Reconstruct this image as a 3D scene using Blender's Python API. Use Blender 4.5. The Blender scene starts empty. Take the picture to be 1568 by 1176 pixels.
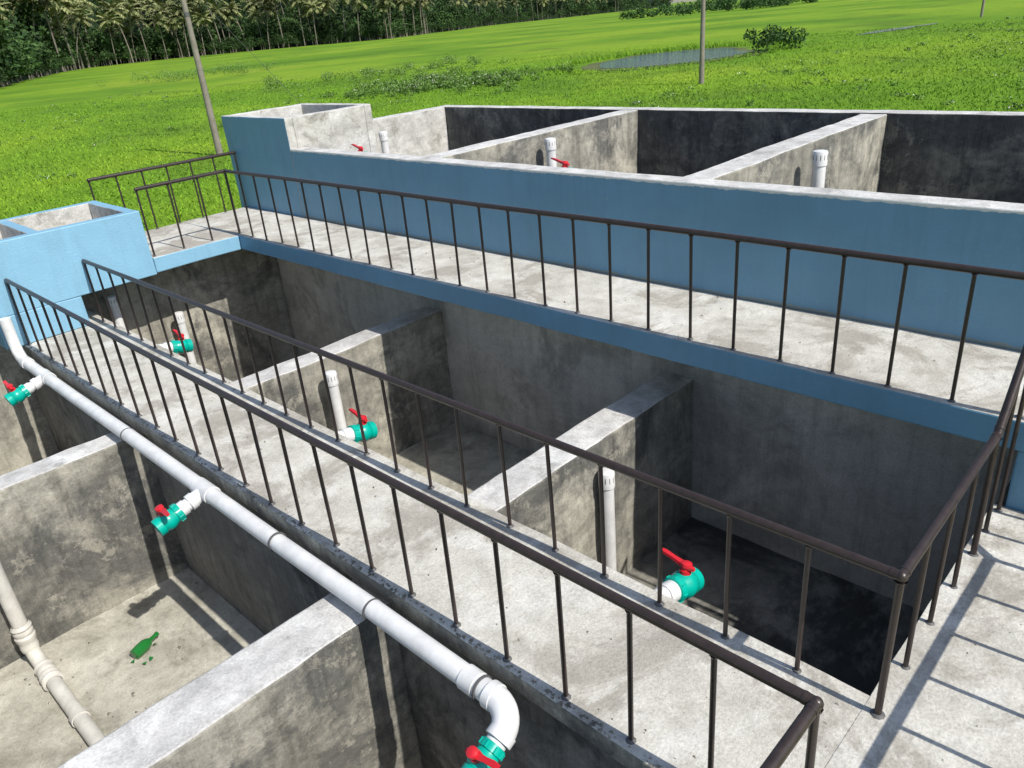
import bpy, bmesh, math, random
import numpy as np
from mathutils import Vector, Matrix, noise
random.seed(7); rng=np.random.default_rng(11)
scene=bpy.context.scene
GZ=-1.9
# ---------------------------------------------------------------- materials
def newmat(name):
    m=bpy.data.materials.new(name); m.use_nodes=True
    nt=m.node_tree; b=nt.nodes['Principled BSDF']
    return m,nt,b
def nd(nt,t,**k):
    n=nt.nodes.new(t)
    for a,v in k.items(): setattr(n,a,v)
    return n
def coords(nt,scale=(1,1,1)):
    tc=nd(nt,'ShaderNodeTexCoord'); mp=nd(nt,'ShaderNodeMapping')
    mp.inputs['Scale'].default_value=scale
    nt.links.new(tc.outputs['Object'],mp.inputs['Vector']); return mp.outputs['Vector']
def noi(nt,vec,scale,detail=6,rough=.6,dist=0):
    n=nd(nt,'ShaderNodeTexNoise'); n.inputs['Scale'].default_value=scale
    n.inputs['Detail'].default_value=detail; n.inputs['Roughness'].default_value=rough
    n.inputs['Distortion'].default_value=dist
    nt.links.new(vec,n.inputs['Vector']); return n.outputs['Fac']
def ramp(nt,fac,stops):
    r=nd(nt,'ShaderNodeValToRGB'); e=r.color_ramp.elements
    while len(e)<len(stops): e.new(.5)
    for i,(p,c) in enumerate(stops):
        e[i].position=p
        e[i].color=(c,c,c,1) if isinstance(c,(int,float)) else (*c,1)
    nt.links.new(fac,r.inputs['Fac']); return r.outputs['Color']
def mix(nt,fac,a,b,blend='MIX'):
    m=nd(nt,'ShaderNodeMix',data_type='RGBA',blend_type=blend)
    for i,v in ((0,fac),(6,a),(7,b)):
        s=m.inputs[i]
        if isinstance(v,bpy.types.NodeSocket): nt.links.new(v,s)
        elif i==0: s.default_value=float(v)
        elif isinstance(v,(int,float)): s.default_value=(v,v,v,1)
        else: s.default_value=(*v,1)
    return m.outputs[2]
def bump(nt,b,h,strength=.3,dist=.01):
    n=nd(nt,'ShaderNodeBump'); n.inputs['Strength'].default_value=strength; n.inputs['Distance'].default_value=dist
    nt.links.new(h,n.inputs['Height']); nt.links.new(n.outputs['Normal'],b.inputs['Normal'])
def concrete(name,lo,mid,hi,stain=(.06,.06,.058),st=(.52,.66),s=1.3,streak=0,rough=.88,ss=.8,bs=.5,scuff=0,scuffc=(.5,.49,.45),sw_amt=.75,sc=3.2):
    m,nt,b=newmat(name); v=coords(nt)
    base=ramp(nt,noi(nt,v,s,9,.72,.3),[(.34,lo),(.5,mid),(.64,hi)])
    fac=ramp(nt,noi(nt,v,ss,8,.72,.5),[(st[0],0),(st[1],1)])
    c=mix(nt,fac,base,stain)
    sw=ramp(nt,noi(nt,coords(nt,(1,1,1.6)),5,6,.7,.9),[(.36,.68),(.5,1.0),(.66,1.25)])
    c=mix(nt,sw_amt,c,sw,'MULTIPLY')
    if scuff:
        k=ramp(nt,noi(nt,v,sc,10,.8,.2),[(.55,0),(.585,1)]); k2=ramp(nt,noi(nt,v,.9,3,.6),[(.42,0),(.58,1)])
        k=mix(nt,1,k,k2,'MULTIPLY'); k=mix(nt,1,k,scuff,'MULTIPLY')
        c=mix(nt,k,c,scuffc)
    fine=ramp(nt,noi(nt,v,60,4,.75),[(.32,.72),(.6,1.1)])
    c=mix(nt,.8,c,fine,'MULTIPLY')
    if streak:
        k=ramp(nt,noi(nt,coords(nt,(6,6,.6)),1.5,6,.75),[(.47,1),(.66,1-streak)])
        c=mix(nt,1,c,k,'MULTIPLY')
    nt.links.new(c,b.inputs['Base Color']); b.inputs['Roughness'].default_value=rough
    h=mix(nt,.4,noi(nt,v,9,8,.7),noi(nt,v,55,4,.7))
    bump(nt,b,h,bs,.02)
    return m
M_walk=concrete('walkway_concrete',(.44,.42,.365),(.55,.53,.47),(.65,.635,.585),stain=(.38,.355,.305),st=(.5,.58),s=2.2,ss=1.3,scuff=.45,scuffc=(.31,.295,.25),sw_amt=.35,sc=4.5)
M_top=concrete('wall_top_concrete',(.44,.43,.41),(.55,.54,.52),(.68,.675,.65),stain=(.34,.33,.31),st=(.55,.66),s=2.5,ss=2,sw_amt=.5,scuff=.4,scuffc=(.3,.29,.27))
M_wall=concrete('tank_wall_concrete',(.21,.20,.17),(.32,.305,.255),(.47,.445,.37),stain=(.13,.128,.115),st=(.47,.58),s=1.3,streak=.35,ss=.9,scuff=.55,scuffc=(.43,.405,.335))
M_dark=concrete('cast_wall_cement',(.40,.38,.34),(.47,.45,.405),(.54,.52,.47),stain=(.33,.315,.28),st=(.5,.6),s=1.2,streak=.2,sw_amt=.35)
M_dk2=concrete('shaded_cement',(.13,.125,.115),(.19,.182,.165),(.26,.25,.22),stain=(.07,.07,.065),st=(.5,.6),s=1.2,streak=.35,sw_amt=.5)  # cement darkened in its colour to paint the shade below the walkway
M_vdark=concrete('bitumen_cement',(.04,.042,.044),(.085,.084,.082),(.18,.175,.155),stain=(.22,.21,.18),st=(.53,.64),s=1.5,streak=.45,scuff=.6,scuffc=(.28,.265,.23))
M_pale=concrete('pale_render',(.42,.405,.37),(.52,.51,.47),(.62,.61,.58),stain=(.28,.265,.22),st=(.56,.68),s=1.8,ss=2.2,scuff=.4,scuffc=(.7,.69,.66))
M_floor=concrete('tank_floor_cement',(.34,.32,.26),(.45,.43,.36),(.55,.53,.45),stain=(.27,.255,.205),st=(.5,.6),s=1.6,scuff=.5,scuffc=(.56,.54,.47),sw_amt=.5)
M_wet=concrete('wet_floor_cement',(.13,.125,.11),(.21,.2,.175),(.3,.285,.25),stain=(.06,.06,.055),st=(.45,.54),s=1.5,rough=.45,bs=.2)

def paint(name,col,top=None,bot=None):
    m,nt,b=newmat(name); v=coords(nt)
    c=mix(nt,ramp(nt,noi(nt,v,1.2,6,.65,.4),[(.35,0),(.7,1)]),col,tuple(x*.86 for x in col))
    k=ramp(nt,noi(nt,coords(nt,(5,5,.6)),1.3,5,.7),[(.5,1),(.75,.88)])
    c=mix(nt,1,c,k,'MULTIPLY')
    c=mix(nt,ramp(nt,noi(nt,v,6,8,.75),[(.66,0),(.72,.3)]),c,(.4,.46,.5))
    geo=nd(nt,'ShaderNodeSeparateXYZ'); nt.links.new(v,geo.inputs[0])
    nz=noi(nt,v,9,5,.7)
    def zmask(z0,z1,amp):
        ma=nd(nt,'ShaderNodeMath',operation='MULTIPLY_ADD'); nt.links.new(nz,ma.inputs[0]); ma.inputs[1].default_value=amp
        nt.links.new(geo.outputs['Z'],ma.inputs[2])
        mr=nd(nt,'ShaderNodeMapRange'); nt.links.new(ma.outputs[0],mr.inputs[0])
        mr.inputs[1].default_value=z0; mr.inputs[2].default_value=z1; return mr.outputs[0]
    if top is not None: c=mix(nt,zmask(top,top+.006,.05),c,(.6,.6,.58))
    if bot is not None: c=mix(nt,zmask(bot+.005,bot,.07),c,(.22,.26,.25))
    nt.links.new(c,b.inputs['Base Color']); b.inputs['Roughness'].default_value=.5
    bump(nt,b,mix(nt,.5,noi(nt,v,5,7,.65),noi(nt,v,40,4,.6)),.35,.02)
    return m
M_blue=paint('blue_paint',(.235,.46,.62)); M_blueshade=paint('blue_paint_shaded',(.13,.29,.43)); M_bluewall=paint('blue_paint_wall_shaded',(.13,.285,.42),top=1.565,bot=.66)  # beam and wall blues carry the shade of their sunless faces in the colour
def simple(name,col,rough=.4,metal=0,var=.15,sc=6,bs=.05,spec=.5):
    m,nt,b=newmat(name); v=coords(nt)
    c=mix(nt,ramp(nt,noi(nt,v,sc,6,.7,.3),[(.35,0),(.7,1)]),col,tuple(x*(1-var) for x in col))
    nt.links.new(c,b.inputs['Base Color']); b.inputs['Roughness'].default_value=rough; b.inputs['Metallic'].default_value=metal
    b.inputs['Specular IOR Level'].default_value=spec
    bump(nt,b,noi(nt,v,30,4,.6),bs,.005); return m
M_rail=simple('brown_rail_paint',(.042,.029,.025),.36,.0,.4,20,.2)
M_pvc=simple('white_pvc',(.78,.78,.77),.35,0,.25,5)
M_pvcd=simple('dirty_pvc',(.68,.66,.6),.5,0,.3,7)
M_teal=simple('teal_plastic',(.0,.42,.32),.3,0,.15,5)
M_red=simple('red_plastic',(.62,.02,.03),.35,0,.15,5)
M_band=simple('dark_strap',(.10,.10,.10),.6)
M_slot=simple('slot_dark',(.08,.08,.08),.8)
M_pole=simple('concrete_pole',(.27,.24,.2),.85,0,.4,2)
M_trunk=simple('trunk_bark',(.24,.21,.17),.9,0,.4,1)
m,nt,b=newmat('green_glass'); b.inputs['Base Color'].default_value=(.015,.16,.03,1); b.inputs['Roughness'].default_value=.1
M_glass=m
# field
def fieldcolor(nt,v,k=1.0):
    s=lambda t:tuple(x*k for x in t)
    a=ramp(nt,noi(nt,v,.022,7,.6,.6),[(.32,s((.085,.18,.014))),(.45,s((.13,.25,.018))),(.56,s((.185,.30,.022))),(.72,s((.25,.33,.035)))])
    d=ramp(nt,noi(nt,v,.06,8,.75,.5),[(.50,0),(.66,.75)])
    a=mix(nt,d,a,s((.08,.145,.02)))
    d=ramp(nt,noi(nt,v,.6,6,.75,.5),[(.3,.82),(.6,1.07)])
    return mix(nt,.7,a,d,'MULTIPLY')
m,nt,b=newmat('field_grass'); v=coords(nt)
c=fieldcolor(nt,v)
c=mix(nt,.45,c,ramp(nt,noi(nt,v,5,6,.85),[(.3,.55),(.62,1.22)]),'MULTIPLY')
nt.links.new(c,b.inputs['Base Color']); b.inputs['Roughness'].default_value=.95; b.inputs['Specular IOR Level'].default_value=.1
bump(nt,b,noi(nt,v,4,7,.8),.6,.10); M_field=m
m,nt,b=newmat('grass_blades'); v=coords(nt)
c=fieldcolor(nt,v,1.2); g=nd(nt,'ShaderNodeNewGeometry')
c=mix(nt,1,c,ramp(nt,g.outputs['Random Per Island'],[(0,.85),(1,1.2)]),'MULTIPLY')
nt.links.new(c,b.inputs['Base Color']); b.inputs['Roughness'].default_value=.8; b.inputs['Specular IOR Level'].default_value=.15
M_blade=m
def leafmat(name,lo,hi,ns=.09,nlo=.5,nhi=1.5):
    m,nt,b=newmat(name); g=nd(nt,'ShaderNodeNewGeometry'); v=coords(nt)
    c=ramp(nt,g.outputs['Random Per Island'],[(0,lo),(1,hi)])
    c=mix(nt,1,c,ramp(nt,noi(nt,v,ns,4,.6),[(.35,nlo),(.65,nhi)]),'MULTIPLY')
    nt.links.new(c,b.inputs['Base Color']); b.inputs['Roughness'].default_value=.7; b.inputs['Specular IOR Level'].default_value=.15; return m
M_leaf=leafmat('tree_leaves',(.012,.032,.010),(.055,.10,.028),.07,.35,1.7)
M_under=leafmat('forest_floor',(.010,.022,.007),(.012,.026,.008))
M_frond=leafmat('palm_fronds',(.06,.085,.025),(.26,.27,.12),.06,.6,1.4)
M_weed=leafmat('weed_leaves',(.085,.17,.025),(.14,.235,.06),.3,.75,1.2)
M_bush=leafmat('bush_leaves',(.035,.085,.022),(.08,.15,.045),.5,.7,1.2)
M_flower=simple('white_flower',(.7,.7,.6),.8)
m,nt,b=newmat('pond_water'); b.inputs['Base Color'].default_value=(.012,.028,.04,1); b.inputs['Roughness'].default_value=.05; b.inputs['IOR'].default_value=1.13
v=coords(nt); bump(nt,b,noi(nt,v,3,4,.6),.5,.12); M_water=m
M_mud=simple('pond_mud',(.11,.13,.03),.9,0,.5,.5)

# ---------------------------------------------------------------- mesh helpers
def finish(bm,name,mats,smooth=False,bevel=0,parent=None,sharp=True):
    me=bpy.data.meshes.new(name); bm.to_mesh(me); bm.free()
    for m in mats: me.materials.append(m)
    if smooth:
        for p in me.polygons: p.use_smooth=True
    if sharp and not bevel: me.set_sharp_from_angle(angle=math.radians(38))
    ob=bpy.data.objects.new(name,me); scene.collection.objects.link(ob)
    if bevel:
        md=ob.modifiers.new('bevel','BEVEL'); md.width=bevel; md.segments=2; md.limit_method='ANGLE'; md.angle_limit=math.radians(50)
    if parent: ob.parent=parent
    return ob
def gbox(bm,B,mi,step=.16,amp=.006,off=True):
    (x0,x1,y0,y1,z0,z1)=B; lo=(x0,y0,z0); hi=(x1,y1,z1); vd={}
    n=[max(1,min(90,int(round((hi[i]-lo[i])/step)))) for i in range(3)]
    O=Vector((x0,y0,z0)) if off else Vector((0,0,0))
    def V(ix):
        if ix in vd: return vd[ix]
        p=Vector([lo[i]+(hi[i]-lo[i])*ix[i]/n[i] for i in range(3)])
        q=noise.noise_vector(p*2.3+O)*amp+noise.noise_vector(p*9)*amp*(.5 if off else .1)
        vd[ix]=bm.verts.new(p+q); return vd[ix]
    for ax in range(3):
        a,b_=(ax+1)%3,(ax+2)%3
        for side in (0,1):
            key='+-'[1-side]+'xyz'[ax]; m=mi.get(key,mi.get('d',0))
            for i in range(n[a]):
                for j in range(n[b_]):
                    q=[]
                    for (di,dj) in ((0,0),(1,0),(1,1),(0,1)):
                        ix=[0,0,0]; ix[ax]=n[ax]*side; ix[a]=i+di; ix[b_]=j+dj; q.append(V(tuple(ix)))
                    if not side: q.reverse()
                    f=bm.faces.new(q); f.material_index=m
def boxes(name,specs,mats,step=.16,amp=.006,bevel=.012,off=True):
    bm=bmesh.new()
    for B,mi in specs: gbox(bm,B,mi,step,amp,off)
    return finish(bm,name,mats,False,bevel,sharp=False)
def frame(axis):
    a=Vector(axis).normalized(); t=Vector((0,0,1)) if abs(a.z)<.9 else Vector((1,0,0))
    u=a.cross(t).normalized(); w=a.cross(u); return a,u,w
def lathe(bm,o,axis,prof,seg=16,mat=0,caps=True):
    a,u,w=frame(axis); o=Vector(o); rings=[]
    for t,r in prof:
        rings.append([bm.verts.new(o+a*t+(u*math.cos(k*2*math.pi/seg)+w*math.sin(k*2*math.pi/seg))*r) for k in range(seg)])
    for A,Bq in zip(rings,rings[1:]):
        for k in range(seg):
            f=bm.faces.new((A[k],A[(k+1)%seg],Bq[(k+1)%seg],Bq[k])); f.material_index=mat; f.smooth=True
    if caps:
        f=bm.faces.new(list(reversed(rings[0]))); f.material_index=mat
        f=bm.faces.new(rings[-1]); f.material_index=mat
def tube(bm,p0,p1,r,seg=10,mat=0,r1=None):
    p0=Vector(p0);p1=Vector(p1); d=p1-p0
    lathe(bm,p0,d,[(0,r),(d.length,r1 if r1 is not None else r)],seg,mat)
def ball(bm,c,r,mat=0,seg=10):
    lathe(bm,c,(0,0,1),[(r*math.sin(t),max(.0005,r*math.cos(t))) for t in [math.radians(x) for x in (-88,-60,-30,0,30,60,88)]],seg,mat)
def pathtube(bm,pts,r,seg=16,mat=0):
    pts=[Vector(p) for p in pts]; rings=[]; n=len(pts); ref=None
    for i,p in enumerate(pts):
        t=(pts[min(i+1,n-1)]-pts[max(i-1,0)]).normalized()
        if ref is None: _,u,w=frame(t)
        else:
            u=(ref-t*ref.dot(t)).normalized(); w=t.cross(u)
        ref=u; w=t.cross(u)
        rings.append([bm.verts.new(p+(u*math.cos(k*2*math.pi/seg)+w*math.sin(k*2*math.pi/seg))*r) for k in range(seg)])
    for A,Bq in zip(rings,rings[1:]):
        for k in range(seg):
            f=bm.faces.new((A[k],A[(k+1)%seg],Bq[(k+1)%seg],Bq[k])); f.material_index=mat; f.smooth=True
    f=bm.faces.new(list(reversed(rings[0]))); f.material_index=mat
    f=bm.faces.new(rings[-1]); f.material_index=mat

# ---------------------------------------------------------------- structure
D={'d':0}
boxes('concrete_walkway',[((1.93,2.90,.60,10.88,-.12,0),{'d':0,'-x':1})],[M_walk,M_wall],.13,.007,.012,off=False)
boxes('concrete_platform',[((-3,4.848,-.22,.764,-.13,.003),D)],[M_walk],.13,.007,.003,off=False)
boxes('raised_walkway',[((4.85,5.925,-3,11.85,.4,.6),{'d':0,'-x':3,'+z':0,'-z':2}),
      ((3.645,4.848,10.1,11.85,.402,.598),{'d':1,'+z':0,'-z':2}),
      ((4.86,5.2,-.9,.70,-.2,.398),{'d':3})],[M_walk,M_blue,M_dark,M_blueshade],.16,.006,.012)
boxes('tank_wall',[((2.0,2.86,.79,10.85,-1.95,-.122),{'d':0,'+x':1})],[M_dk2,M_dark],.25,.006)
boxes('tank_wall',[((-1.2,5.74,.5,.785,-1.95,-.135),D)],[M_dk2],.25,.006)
boxes('tank_wall',[((5.75,5.92,.4,11.4,-1.95,.398),D)],[M_dark],.25,.01)
boxes('tank_wall',[((-1.2,5.748,10.86,11.1,-1.95,.396),D)],[M_wall],.25,.01)
boxes('tank_wall',[((-1.45,-1.2,.4,11.1,-1.95,-.1),{'d':0,'+z':1})],[M_wall,M_top],.25,.006)
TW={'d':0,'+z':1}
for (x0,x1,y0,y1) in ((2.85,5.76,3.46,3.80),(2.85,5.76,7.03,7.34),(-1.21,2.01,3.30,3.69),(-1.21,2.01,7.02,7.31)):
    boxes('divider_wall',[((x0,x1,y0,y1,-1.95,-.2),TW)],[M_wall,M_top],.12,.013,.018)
boxes('tank_floor',[((-1.19,2.0,.8,10.85,-1.9,-1.78),D)],[M_floor],.2,.012,0)
boxes('tank_floor',[((2.86,5.75,.8,3.5,-1.9,-1.78),D)],[M_wet],.2,.01,0)
boxes('tank_floor',[((2.86,5.75,3.75,10.85,-1.9,-1.78),D)],[M_floor],.2,.01,0)
boxes('settling_box',[((1.75,2.69,10.1,10.85,.003,.378),D),
      ((-2.4,3.64,10.1,10.23,.38,1.21),{'d':0,'+z':0,'+y':1}),
      ((-2.4,3.64,11.47,11.6,.38,1.21),{'d':1,'+z':0,'+y':0}),
      ((3.51,3.638,10.232,11.468,.382,1.208),{'d':0,'-x':1}),
      ((2.40,2.52,10.232,11.468,.382,1.206),{'d':1,'+z':0}),
      ((-.4,-.28,10.232,11.468,.382,1.206),{'d':1,'+z':0}),
      ((-2.39,3.5,10.2,11.46,.384,.5),{'d':1,'-z':0})],[M_blue,M_pale],.16,.005,.01)
PW={'d':0,'+z':1}
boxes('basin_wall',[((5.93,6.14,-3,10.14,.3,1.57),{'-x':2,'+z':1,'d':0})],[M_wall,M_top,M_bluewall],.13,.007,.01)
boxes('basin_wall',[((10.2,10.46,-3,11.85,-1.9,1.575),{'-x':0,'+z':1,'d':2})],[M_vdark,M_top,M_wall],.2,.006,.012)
boxes('basin_wall',[((7.44,10.198,11.6,11.85,-1.9,1.573),{'d':0,'+z':1})],[M_pale,M_top],.16,.008,.012)
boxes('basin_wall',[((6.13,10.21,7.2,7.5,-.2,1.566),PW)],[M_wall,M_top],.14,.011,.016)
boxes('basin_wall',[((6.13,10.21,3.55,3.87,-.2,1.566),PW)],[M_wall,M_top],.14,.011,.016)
boxes('basin_floor',[((6.1,10.25,-3,11.7,-.3,-.18),D)],[M_wet],.4,.005,0)
boxes('inlet_chamber',[((5.93,6.06,10.15,12.0,.3,1.99),{'d':0,'+z':1,'-x':2}),
      ((7.31,7.44,10.15,12.0,.3,1.99),{'d':0,'+z':1}),
      ((6.062,7.308,10.15,10.28,.3,1.988),{'d':0,'+z':1}),
      ((6.062,7.308,11.87,12.0,.3,1.988),{'d':0,'+z':1}),
      ((6.05,7.32,10.2,11.9,1.2,1.3),{'d':3}),
      ((5.94,7.43,11.86,11.99,-1.9,.298),{'d':2})],[M_pale,M_top,M_blueshade,M_wet],.14,.006,.012)

# ---------------------------------------------------------------- railings
def railing(pts,spacing,base,name='railing',r=.0235,rb=.0125):
    bm=bmesh.new(); pts=[Vector(p) for p in pts]
    for a,b_ in zip(pts,pts[1:]):
        L=(b_-a).length; n=max(1,int(L/1.2)); q=[a.lerp(b_,i/n) for i in range(n+1)]
        for i in range(1,n): q[i]=q[i]+Vector((random.uniform(-.003,.003),random.uniform(-.003,.003),random.uniform(-.004,.004)))
        pathtube(bm,q,r,14)
    for p in pts[1:-1]: ball(bm,p,r*1.12,seg=14)
    for p in (pts[0],pts[-1]):ball(bm,p,r,seg=14)
    def post(p,rr=rb):
        z=base(p)
        j=Vector((random.uniform(-.009,.009),random.uniform(-.009,.009),0))
        tube(bm,(p.x+j.x,p.y+j.y,z-.01),(p.x,p.y,p.z-.01),rr,10)
        lathe(bm,(p.x+j.x,p.y+j.y,z-.006),(0,0,1),[(0,rr*2.4),(.009,rr*1.9),(.018,rr*1.05)],9,1)
        lathe(bm,(p.x,p.y,p.z-r-.012),(0,0,1),[(0,rr*1.05),(.008,rr*1.4),(.014,rr*1.6)],9,0,False)
    for k,(a,b_) in enumerate(zip(pts,pts[1:])):
        L=(b_-a).length; n=max(1,round(L/spacing))
        for i in range(n+1):
            if i==n and k<len(pts)-2: continue
            post(a.lerp(b_,i/n),rb*1.35 if i==0 and k else rb)
    for i in range(1,len(pts)-1):
        for q in (pts[i-1],pts[i+1]):
            d=(q-pts[i]).normalized(); lathe(bm,pts[i]+d*.03,d,[(0,r*1.06),(.008,r*1.1),(.016,r*1.06)],14)
    return finish(bm,name,[M_rail,M_band])
z0=lambda p:0.0
railing([(1.99,10.08,.785),(1.985,.69,.79),(-1.5,.72,.79)],.39,z0)
def zr(p): return 0.0 if p.x<4.84 else .6
railing([(2.835,10.08,.785),(2.815,.70,.79),(4.25,.715,.79),(4.78,.72,1.42)],.385,zr)
zf=lambda p:.6
railing([(3.70,10.17,1.455),(4.91,10.19,1.455),(4.905,.35,1.455)],.385,zf)
railing([(3.70,11.78,1.455),(5.90,11.78,1.455)],.39,zf)
railing([(1.0,-.08,.79),(4.30,-.08,.79),(4.80,-.08,1.42)],.385,zr)

# ---------------------------------------------------------------- pipes and valves
def valve_parts(bm,o,dirv,hand=(0,1,0),stub=.14,s=1.0):
    d=Vector(dirv).normalized(); o=Vector(o)
    lathe(bm,o,d,[(-.02,.056*s),(stub*.55,.056*s),(stub*.55,.066*s),(stub+.01,.066*s)],18,0)
    q=o+d*stub
    lathe(bm,q,d,[(0,.066*s),(.004,.078*s),(.05*s,.080*s),(.055*s,.070*s),(.075*s,.074*s),(.10*s,.086*s),(.125*s,.088*s),(.15*s,.083*s),(.17*s,.070*s),(.175*s,.080*s),(.225*s,.078*s),(.228*s,.062*s),(.19*s,.055*s)],20,1)
    for k in range(8):
        a,u,w=frame(d); an=k*math.pi/4
        c=q+d*.01+(u*math.cos(an)+w*math.sin(an))*.079*s
        tube(bm,c,c+d*.036*s,.006,6,1)
    up=Vector((0,0,1)); up=(up-d*up.dot(d)).normalized()
    c=q+d*.118*s
    lathe(bm,c+up*.07*s,up,[(0,.036*s),(.03,.036*s),(.032,.026*s),(.05,.026*s),(.056,.036*s),(.075,.034*s),(.082,.02*s)],16,2)
    h=Vector(hand).normalized(); hb=c+up*(.128*s)
    side=h.cross(up).normalized()
    rows=[]
    for t,wd,th,lift in ((-.055,.012,.010,-.004),(-.02,.02,.014,0),(.03,.021,.014,.004),(.09,.016,.012,.014),(.15,.019,.010,.024),(.185,.013,.007,.026)):
        pc=hb+h*t*s+up*lift
        rows.append([bm.verts.new(pc+side*wd*s+up*th*.6),bm.verts.new(pc-side*wd*s+up*th*.6),bm.verts.new(pc-side*wd*s-up*th),bm.verts.new(pc+side*wd*s-up*th)])
    for A,Bq in zip(rows,rows[1:]):
        for k in range(4):
            f=bm.faces.new((A[k],A[(k+1)%4],Bq[(k+1)%4],Bq[k])); f.material_index=2
    for Rr in (rows[0],rows[-1]):
        f=bm.faces.new(Rr); f.material_index=2
VM=[M_pvc,M_teal,M_red,M_band]
def fixn(bm): bmesh.ops.recalc_face_normals(bm,faces=bm.faces)
def valve(o,d,hand=(0,1,0),**k):
    bm=bmesh.new(); valve_parts(bm,o,d,hand,**k); fixn(bm); return finish(bm,'ball_valve',VM)
PX,PZ=1.815,-.085
bm=bmesh.new()
R=.061
pathtube(bm,[(PX,2.20,PZ),(PX,3.2,PZ+.006),(PX,4.3,PZ-.004),(PX,5.34,PZ),(PX,6.9,PZ+.006),(PX,8.2,PZ-.005),(PX,9.75,PZ),(PX,9.87,PZ+.02),(PX,9.95,PZ+.08),(PX,9.98,PZ+.18),(PX,9.98,.40)],R,24)
for y,w in ((2.36,.10),(5.34,.24),(9.03,.22),(9.7,.12)):
    lathe(bm,(PX,y-w/2,PZ),(0,1,0),[(0,R+.001),(.003,R+.009),(w-.003,R+.009),(w,R+.001)],24,0,False)
for y in (2.28,3.21,4.28,6.82):
    lathe(bm,(PX,y,PZ),(0,1,0),[(0,R+.001),(.002,R+.009),(.014,R+.009),(.016,R+.001)],24,3,False)
el=[]
for t in range(0,91,9):
    a=math.radians(t); el.append((PX-.11*(1-math.cos(a)),2.20-.15*math.sin(a),PZ-.06*(1-math.cos(a))))
pathtube(bm,el,R+.008,24)
lathe(bm,(PX,2.18,PZ),(0,1,0),[(0,R+.004),(.002,R+.014),(.05,R+.014),(.052,R+.004)],24,0,False)
dn=Vector((-1,0,-.28)).normalized(); de=Vector((-1,0,-.42)).normalized()
lathe(bm,el[-1],de,[(-.02,R+.013),(.03,R+.013),(.032,R+.002)],24,0,False)
for y in (5.34,9.03):
    lathe(bm,(PX,y,PZ),dn,[(0,.058),(.10,.058),(.102,.066),(.15,.066),(.152,.05)],20,0)
fixn(bm); finish(bm,'pvc_main_pipe',VM)
valve((el[-1][0],el[-1][1],el[-1][2]),de,(.12,-.8,0),stub=.05,s=.86)
for y in (5.34,9.03): valve((PX-.12,y,PZ-.034),dn,(0,-1,.0) if y<6 else (0,1,0),stub=.10,s=.92)
dp=Vector((1,-.05,-.22)).normalized()
for y in (1.97,5.2,8.75): valve((2.88,y,-.085),dp,(0,1,.05),stub=.19)
for y in (5.42,9.05): valve((6.10,y,1.46),(1,0,-.1),(0,1,.1),stub=.12)
def vent(x,y,zb,zt,r=.056,name='vent_pipe'):
    bm=bmesh.new()
    lathe(bm,(x,y,zb),(0,0,1),[(0,r),(zt-zb-.12,r)],20,0)
    lathe(bm,(x,y,zt-.15),(0,0,1),[(0,r+.002),(.002,r+.009),(.13,r+.009),(.143,r+.003),(.15,r*.6)],20,0)
    for k in range(12):
        a=k*math.pi/6; c=Vector((x+math.cos(a)*(r+.0075),y+math.sin(a)*(r+.0075),zt-.09))
        tube(bm,c,c+Vector((0,0,.05)),.0035,6,1)
    lathe(bm,(x,y,zb),(0,0,1),[(0,r+.015),(.12,r+.015),(.13,r+.002)],20,0,False)
    fixn(bm); return finish(bm,name,[M_pvc,M_slot])
vent(4.27,3.37,-1.78,-.43,.06); vent(3.94,6.84,-1.78,-.29,.06); vent(3.96,10.65,-1.78,-.35,.06); vent(3.18,10.66,-1.78,.13,.06)
vent(7.93,7.0,-.2,1.52,.066); vent(7.85,3.33,-.2,1.54,.066); vent(8.3,11.1,-.2,1.43,.066)
bm=bmesh.new()
pathtube(bm,[(.51,6.82,-.35),(.51,6.82,-1.2),(.51,6.82,-1.55),(.515,6.79,-1.65),(.52,6.7,-1.705),(.52,6.5,-1.715),(.54,5.2,-1.715),(.54,3.71,-1.715)],.060,20)
def taped():
    prof=[(0,.064)]
    for i in range(14): prof.append((.01+i*.019,.076+random.uniform(-.008,.009)))
    prof.append((.29,.064)); return prof
lathe(bm,(.51,6.82,-1.62),(0,0,1),taped(),20,0,False)
lathe(bm,(.522,6.35,-1.715),(0,1,0),taped(),20,0,False)
lathe(bm,(.53,5.75,-1.715),(0,1,0),[(0,.061),(.002,.070),(.07,.070),(.072,.061)],20,0,False)
fixn(bm); finish(bm,'drain_pipe',[M_pvcd])
bm=bmesh.new()
lathe(bm,(1.10,6.14,-1.728),(1,.35,.05),[(0,.03),(.006,.05),(.07,.054),(.13,.053),(.17,.036),(.19,.02),(.25,.018),(.252,.022),(.27,.022)],16)
for k in range(4):
    c=Vector((1.19+random.uniform(-.12,.12),6.10+random.uniform(-.1,.1),-1.765)); a=random.uniform(0,6)
    vs=[bm.verts.new(c+Vector((math.cos(a+i*2.1),math.sin(a+i*2.1),random.uniform(.1,.9)))*.025) for i in range(3)]
    bm.faces.new(vs)
finish(bm,'broken_bottle',[M_glass],True)
def crumbs(name,n,region,mat,smin,smax):
    bm=bmesh.new()
    for _ in range(n):
        x=random.uniform(region[0],region[1]); y=random.uniform(region[2],region[3]); s=random.uniform(smin,smax)
        o=Vector((x,y,region[4])); q=[]
        for i in range(3):
            a=i*2.1+random.uniform(-.4,.4); q.append(bm.verts.new(o+Vector((math.cos(a),math.sin(a),0))*s))
        t=bm.verts.new(o+Vector((0,0,s*random.uniform(.6,1.2))))
        for i in range(3): bm.faces.new((q[i],q[(i+1)%3],t))
    return finish(bm,name,[mat])
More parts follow.
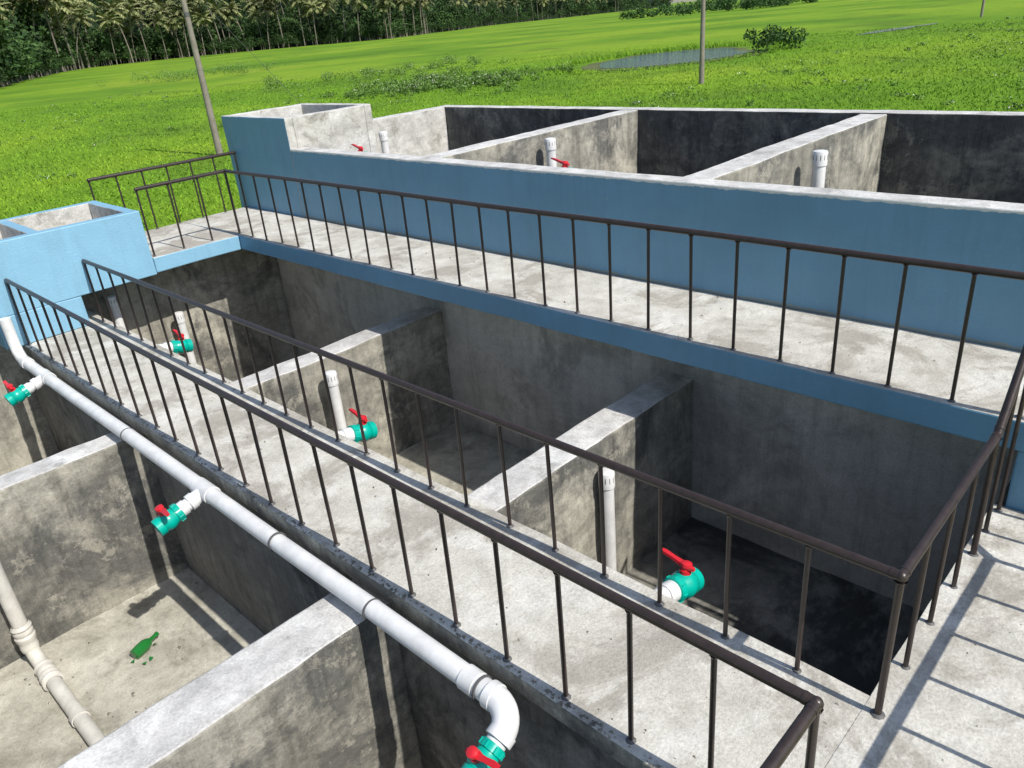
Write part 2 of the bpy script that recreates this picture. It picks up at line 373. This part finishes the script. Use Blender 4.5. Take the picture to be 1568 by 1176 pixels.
crumbs('mortar_crumbs',260,(1.95,2.88,.8,10.1,-.002),M_wall,.003,.014)
crumbs('mortar_crumbs',500,(1.935,1.965,.8,10.1,-.004),M_wall,.006,.020)
crumbs('mortar_crumbs',160,(4.9,5.9,-1,11.5,.598),M_wall,.003,.016)
crumbs('mortar_crumbs',120,(2.0,4.8,-.2,.75,-.002),M_wall,.003,.012)
crumbs('rubble',220,(-1.0,1.95,3.8,7.0,-1.785),M_wall,.006,.026)

# ---------------------------------------------------------------- ground and field
bm=bmesh.new()
vs=[bm.verts.new(p) for p in ((-2500,-2500,GZ),(3500,-2500,GZ),(3500,3500,GZ),(-2500,3500,GZ))]
bm.faces.new(vs); finish(bm,'field_ground',[M_field])
def blob(name,pts,z,mat,jit=.06,sub=8):
    bm=bmesh.new(); out=[]; n=len(pts)
    for i in range(n):
        p0,p1,p2,p3=[Vector((*pts[(i+k-1)%n],0)) for k in range(4)]
        for s in range(sub):
            t=s/sub
            q=.5*((2*p1)+(-p0+p2)*t+(2*p0-5*p1+4*p2-p3)*t*t+(-p0+3*p1-3*p2+p3)*t**3)
            q+=noise.noise_vector(q*.35)*jit*10
            out.append(bm.verts.new((q.x,q.y,z)))
    f=bm.faces.new(out); bmesh.ops.triangulate(bm,faces=[f]); return finish(bm,name,[mat])
pond=[(62,48.5),(59.5,44),(62.5,39.8),(71,38.0),(77,42),(80,47),(76,51.5),(69,51.5)]
pc=(70.5,46)
blob('pond_bank',[(pc[0]+(x-pc[0])*1.2,pc[1]+(y-pc[1])*1.2) for x,y in pond],GZ+.02,M_mud,.15)
blob('pond_water',pond,GZ+.04,M_water,.1)
blob('pond_water',[(92,36),(98,34),(104,33.5),(109,33),(104,35),(98,36.5)],GZ+.04,M_water,.05)

def mesh_np(name,verts,faces,mats,matidx=None):
    me=bpy.data.meshes.new(name); k=faces.shape[1]
    me.vertices.add(len(verts)); me.vertices.foreach_set('co',verts.astype(np.float32).ravel())
    me.loops.add(faces.size); me.loops.foreach_set('vertex_index',faces.astype(np.int32).ravel())
    me.polygons.add(len(faces)); me.polygons.foreach_set('loop_start',np.arange(0,faces.size,k,dtype=np.int32))
    for m in mats: me.materials.append(m)
    if matidx is not None: me.polygons.foreach_set('material_index',matidx.astype(np.int32))
    me.update(calc_edges=True); me.validate()
    ob=bpy.data.objects.new(name,me); scene.collection.objects.link(ob); return ob
# grass tufts: short, fine
N=140000
az=np.radians(rng.uniform(-2,95,N)); r=24*np.exp(rng.uniform(0,1,N)**.95*math.log(110/24))
x=np.cos(az)*r; y=np.sin(az)*r
keep=~((x<11.2)&(y<12.8))
inp=((x-69)/15)**2+((y-45)/10)**2<1
keep&=~inp; x=x[keep];y=y[keep];r=r[keep]; n=len(x)
h=rng.uniform(.04,.15,n)*(1+.9*(rng.uniform(0,1,n)>.95)); w=rng.uniform(.010,.020,n)*(1+r/45); a=rng.uniform(0,2*math.pi,n)
lx=rng.normal(0,.09,n); ly=rng.normal(0,.09,n)
V=np.zeros((n,3,3)); V[:,0]=np.c_[x-np.cos(a)*w,y-np.sin(a)*w,np.full(n,GZ)]
V[:,1]=np.c_[x+np.cos(a)*w,y+np.sin(a)*w,np.full(n,GZ)]; V[:,2]=np.c_[x+lx,y+ly,GZ+h]
mesh_np('grass',V.reshape(-1,3),np.arange(3*n).reshape(-1,3),[M_blade])
def leafquads(c,size):
    n=len(c); d1=rng.normal(size=(n,3)); d1/=np.linalg.norm(d1,axis=1)[:,None]
    d2=rng.normal(size=(n,3)); d2=np.cross(d1,d2); d2/=np.linalg.norm(d2,axis=1)[:,None]
    s=size[:,None]; return np.stack([c-d1*s,c+d2*s*.55,c+d1*s,c-d2*s*.55],axis=1)
def clump_tree(h,spread,nl,ls):
    k=rng.integers(6,10); cs=[]
    for i in range(k):
        a=rng.uniform(0,6.28); rr=rng.uniform(0,.75)*spread; cz=h*rng.uniform(.35,.88)
        cs.append((math.cos(a)*rr,math.sin(a)*rr,cz,spread*rng.uniform(.35,.6)))
    out=[]
    for cx,cy,cz,cr in cs:
        m=max(1,nl//k); d=rng.normal(size=(m,3)); d/=np.linalg.norm(d,axis=1)[:,None]
        d*= (cr*rng.uniform(.55,1.1,m))[:,None]; d[:,2]*=.8
        out.append(d+np.array([cx,cy,cz]))
    c=np.concatenate(out); return leafquads(c,rng.uniform(.6,1.3,len(c))*ls)
def trunkquads(h,r,lean=(0,0)):
    q=[]; seg=5; lv=4; P=[]
    for i in range(lv+1):
        t=i/lv; rr=r*(1-.5*t); cx=lean[0]*t*t; cy=lean[1]*t*t
        P.append([(cx+rr*math.cos(k*2*math.pi/seg),cy+rr*math.sin(k*2*math.pi/seg),h*t) for k in range(seg)])
    for i in range(lv):
        for k in range(seg): q.append([P[i][k],P[i][(k+1)%seg],P[i+1][(k+1)%seg],P[i+1][k]])
    return np.array(q)
def palm(h):
    lean=rng.normal(0,1.5,2); T=trunkquads(h,.22,lean); Q=[]
    top=np.array([lean[0],lean[1],h])
    nf=18
    for i in range(nf):
        a=i*2.4+rng.uniform(-.2,.2); el=math.radians(75-88*(i/nf)+rng.uniform(-8,8)); L=rng.uniform(4.2,5.6)
        pts=[]; p=top.copy(); e=el
        for s in range(8):
            pts.append(p.copy()); p=p+np.array([math.cos(a)*math.cos(e),math.sin(a)*math.cos(e),math.sin(e)])*L/7; e-=.17
        sd=np.array([-math.sin(a),math.cos(a),0])
        for s in range(7):
            A=pts[s];B=pts[s+1]; wl=.8*math.sin(math.pi*(s+1.2)/9)+.1
            for sg in (-1,1):
                out=sd*sg*wl+np.array([0,0,-.45*wl])
                Q.append([A,A+(B-A)*.75,B+out+(B-A)*.35,A+out+(B-A)*.5])
    return T,np.array(Q)
trees=[];fr=[];tr=[]
palmT=[palm(rng.uniform(12,17)) for _ in range(12)]
treeT=[clump_tree(1.0,.55,260,.055) for _ in range(10)]
azt=np.array([28,32.5,36.4,40.7,45.3,47,51.8,58,65,70.7,74.1,75.6,80,90,100]); rt=np.array([1500,1300,994,800,690,560,440,465,470,420,277,215,195,185,185.])
def rot(Q,a):
    c,s=math.cos(a),math.sin(a); R_=np.array([[c,-s,0],[s,c,0],[0,0,1]]); return Q@R_.T
def hill(a,dr):
    t=np.clip((a-46)/20,0,1); H=30+20*t; H*=np.clip((a-33)/4,0,1); return H*np.clip((dr-45)/150,0,1)**1.1
def put(a,dr,kind,h):
    R0=np.interp(a,azt,rt); rr=R0+dr; p=np.array([math.cos(math.radians(a))*rr,math.sin(math.radians(a))*rr,GZ+hill(a,dr)])
    if kind=='t': trees.append(rot(treeT[rng.integers(10)],rng.uniform(0,6.28))*np.array([h*rng.uniform(.95,1.4),h*1.15,h])+p); tr.append(trunkquads(h*.5,.2)+p)
    else:
        T,F=palmT[rng.integers(12)]; al=rng.uniform(0,6.28); s=h/14.
        tr.append(rot(T,al)*s+p); fr.append(rot(F,al)*s+p)
for i in range(560):
    a=rng.uniform(33,93); put(a,4+abs(rng.normal(0,30)),'t',rng.uniform(6,16))
for i in range(520):
    a=rng.uniform(36,93); put(a,rng.uniform(45,230),'t',rng.uniform(10,18))
cl=np.linspace(48,92,20)+rng.uniform(-1,1,20)
for i in range(85): # groves standing at the edge of the field, crowns above the broadleaf canopy
    a=cl[rng.integers(20)]+rng.normal(0,.9); far=np.interp(a,azt,rt)
    put(a,rng.uniform(-12,14),'p',rng.uniform(15,25) if far>350 else rng.uniform(12,18))
for i in range(75):
    a=rng.uniform(50,92); put(a,rng.uniform(30,150),'p',rng.uniform(18,26))
for i in range(40):
    a=rng.uniform(36,48); put(a,rng.uniform(-6,60),'p',rng.uniform(15,21))
for i in range(380):
    a=rng.uniform(33,93); put(a,rng.uniform(-10,8),'t',rng.uniform(2.5,8))
A=[np.concatenate(trees),np.concatenate(fr),np.concatenate(tr)]
mi=np.concatenate([np.full(len(q),i) for i,q in enumerate(A)]); Q=np.concatenate(A)
mesh_np('distant_tree_line',Q.reshape(-1,3),np.arange(4*len(Q)).reshape(-1,4),[M_leaf,M_frond,M_trunk],mi)
vs=[];fs=[]; azs=np.linspace(33,98,140); drs=np.linspace(12,330,26)
for a in azs:
    for d in drs:
        R0=np.interp(a,azt,rt)+d; hz=hill(a,d)+ (3.0+2.5*noise.noise(Vector((math.cos(math.radians(a))*R0*.05,math.sin(math.radians(a))*R0*.05,0))))*min(1,(d-12)/15)
        vs.append((math.cos(math.radians(a))*R0,math.sin(math.radians(a))*R0,GZ-.1+hz))
m_=len(drs)
for i in range(len(azs)-1):
    for j in range(m_-1): fs.append((i*m_+j,(i+1)*m_+j,(i+1)*m_+j+1,i*m_+j+1))
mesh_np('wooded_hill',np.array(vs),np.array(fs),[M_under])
def weedmass(name,spots,nl,ls,flower=0,mat=None):
    L=[];F=[]
    for (x,y,h,sp) in spots:
        q=clump_tree(h,sp,nl,ls)+np.array([x,y,GZ-.15*h]); L.append(q)
        if flower:
            c=np.c_[x+rng.normal(0,sp*.6,flower),y+rng.normal(0,sp*.6,flower),GZ+h*rng.uniform(.7,1.05,flower)]; F.append(leafquads(c,rng.uniform(.03,.06,flower)))
    A=[np.concatenate(L)]+([np.concatenate(F)] if F else []); mi=np.concatenate([np.full(len(q),i) for i,q in enumerate(A)]); Q=np.concatenate(A)
    return mesh_np(name,Q.reshape(-1,3),np.arange(4*len(Q)).reshape(-1,4),[mat or M_weed,M_flower],mi)
sp=[(rng.normal(47,4.5),rng.normal(54,4.5),rng.uniform(.3,1.0),rng.uniform(.5,1.2)) for _ in range(110)]
sp+=[(rng.normal(66,8),rng.normal(140,7),rng.uniform(.8,1.8),rng.uniform(1.2,2.5)) for _ in range(35)]
sp+=[(rng.normal(62,9),rng.normal(80,7),rng.uniform(.3,.8),rng.uniform(.8,1.6)) for _ in range(40)]
weedmass('weeds',sp,150,.09,7)
sp=[(rng.uniform(36,110),rng.uniform(4,28),rng.uniform(.08,.25),rng.uniform(.3,.8)) for _ in range(160)]
sp+=[(rng.uniform(8,45),rng.uniform(33,110),rng.uniform(.08,.22),rng.uniform(.3,.8)) for _ in range(90)]
weedmass('wild_flowers',sp,45,.07,3)
weedmass('bush',[(73,37.2,2.3,1.9),(75,36.0,1.8,1.6)],700,.15,0,M_bush)
weedmass('bush',[(280+rng.uniform(0,70),185+rng.uniform(-35,25),rng.uniform(3,7),rng.uniform(3,5)) for _ in range(45)],220,.5,0,M_bush)
n=3500; t=rng.uniform(0,6.28,n); k=rng.uniform(1.0,1.3,n)
x=70+np.cos(t)*12*k; y=45.5+np.sin(t)*8*k; h=rng.uniform(.08,.28,n)*(1+1.4*((x+y)>119)); w=rng.uniform(.03,.06,n); a=rng.uniform(0,6.28,n)
V=np.stack([np.c_[x-np.cos(a)*w,y-np.sin(a)*w,np.full(n,GZ)],np.c_[x+np.cos(a)*w,y+np.sin(a)*w,np.full(n,GZ)],np.c_[x+rng.normal(0,.2,n),y+rng.normal(0,.2,n),GZ+h]],axis=1)
mesh_np('pond_reeds',V.reshape(-1,3),np.arange(3*n).reshape(-1,3),[M_blade])
def pole(x,y,h,r,lean=(0,0)):
    bm=bmesh.new(); lathe(bm,(x,y,GZ-.2),(lean[0],lean[1],1),[(0,r),(h*.5,r*.8),(h,r*.6)],12,0)
    top=Vector((x+lean[0]*h,y+lean[1]*h,GZ+h-.5))
    tube(bm,top+Vector((-.8,.8,0)),top+Vector((.8,-.8,0)),.05,8,0)
    for s in (-.7,0,.7):
        c=top+Vector((s,-s,.05)); lathe(bm,c,(0,0,1),[(0,.03),(.05,.06),(.1,.04),(.15,.06),(.2,.02)],10,1)
    lathe(bm,(x+lean[0]*(h-2.9),y+lean[1]*(h-2.9),GZ+h-3.1),(lean[0],lean[1],1),[(0,r*.68),(.01,r*.76),(.2,r*.76),(.21,r*.68)],12,1,False)
    finish(bm,'utility_pole',[M_pole,M_band]); return top
t1=pole(17.9,37.2,9.2,.17); t2=pole(46.9,28.1,9.5,.17); t3=pole(118.8,31.3,10,.17)
bm=bmesh.new()
def wire(a,b_,sag,r=.012):
    a=Vector(a);b_=Vector(b_); pathtube(bm,[a.lerp(b_,i/14)-Vector((0,0,sag*4*(i/14)*(1-i/14))) for i in range(15)],r,5)
for s in (-.7,.7):
    o=Vector((s,-s,.2)); wire(t1+o,t2+o,.8); wire(t2+o,t3+o,1.2,.02); wire(t1+o,Vector((-20,60,7.5))+o,1)
wire(t1-Vector((0,0,1)),(24.5,37.5,GZ),.0,.011)
finish(bm,'power_line',[M_band])

# ---------------------------------------------------------------- light, sky, camera
el=math.radians(48); off=math.radians(3)
S=Vector((math.sin(off)*math.cos(el),-math.cos(off)*math.cos(el),math.sin(el)))
sun=bpy.data.lights.new('sun','SUN'); sun.energy=5.0; sun.angle=math.radians(.5); sun.color=(1,.955,.88)
so=bpy.data.objects.new('sun',sun); so.rotation_euler=S.to_track_quat('Z','Y').to_euler(); so.location=(0,0,30); scene.collection.objects.link(so)
w=bpy.data.worlds.new('World'); scene.world=w; w.use_nodes=True; nt=w.node_tree
sk=nt.nodes.new('ShaderNodeTexSky'); sk.sky_type='NISHITA'; sk.sun_disc=False; sk.sun_elevation=el; sk.sun_rotation=math.pi-off
bg=nt.nodes['Background']; bg.inputs['Strength'].default_value=.14; nt.links.new(sk.outputs[0],bg.inputs[0])
cam=bpy.data.cameras.new('camera'); co=bpy.data.objects.new('camera',cam); scene.collection.objects.link(co)
cam.sensor_width=36; cam.lens=1178/1568*36; cam.clip_end=6000; cam.clip_start=.05
right=Vector((.6856,-.7222,-.0825)).normalized(); up=Vector((.3631,.2435,.9001)); up=(up-right*up.dot(right)).normalized(); back=right.cross(up)
Mx=Matrix((right,up,back)).transposed().to_4x4(); Mx.translation=Vector((0,0,3)); co.matrix_world=Mx
scene.camera=co
scene.view_settings.view_transform='Standard'; scene.view_settings.look='None'; scene.view_settings.exposure=0
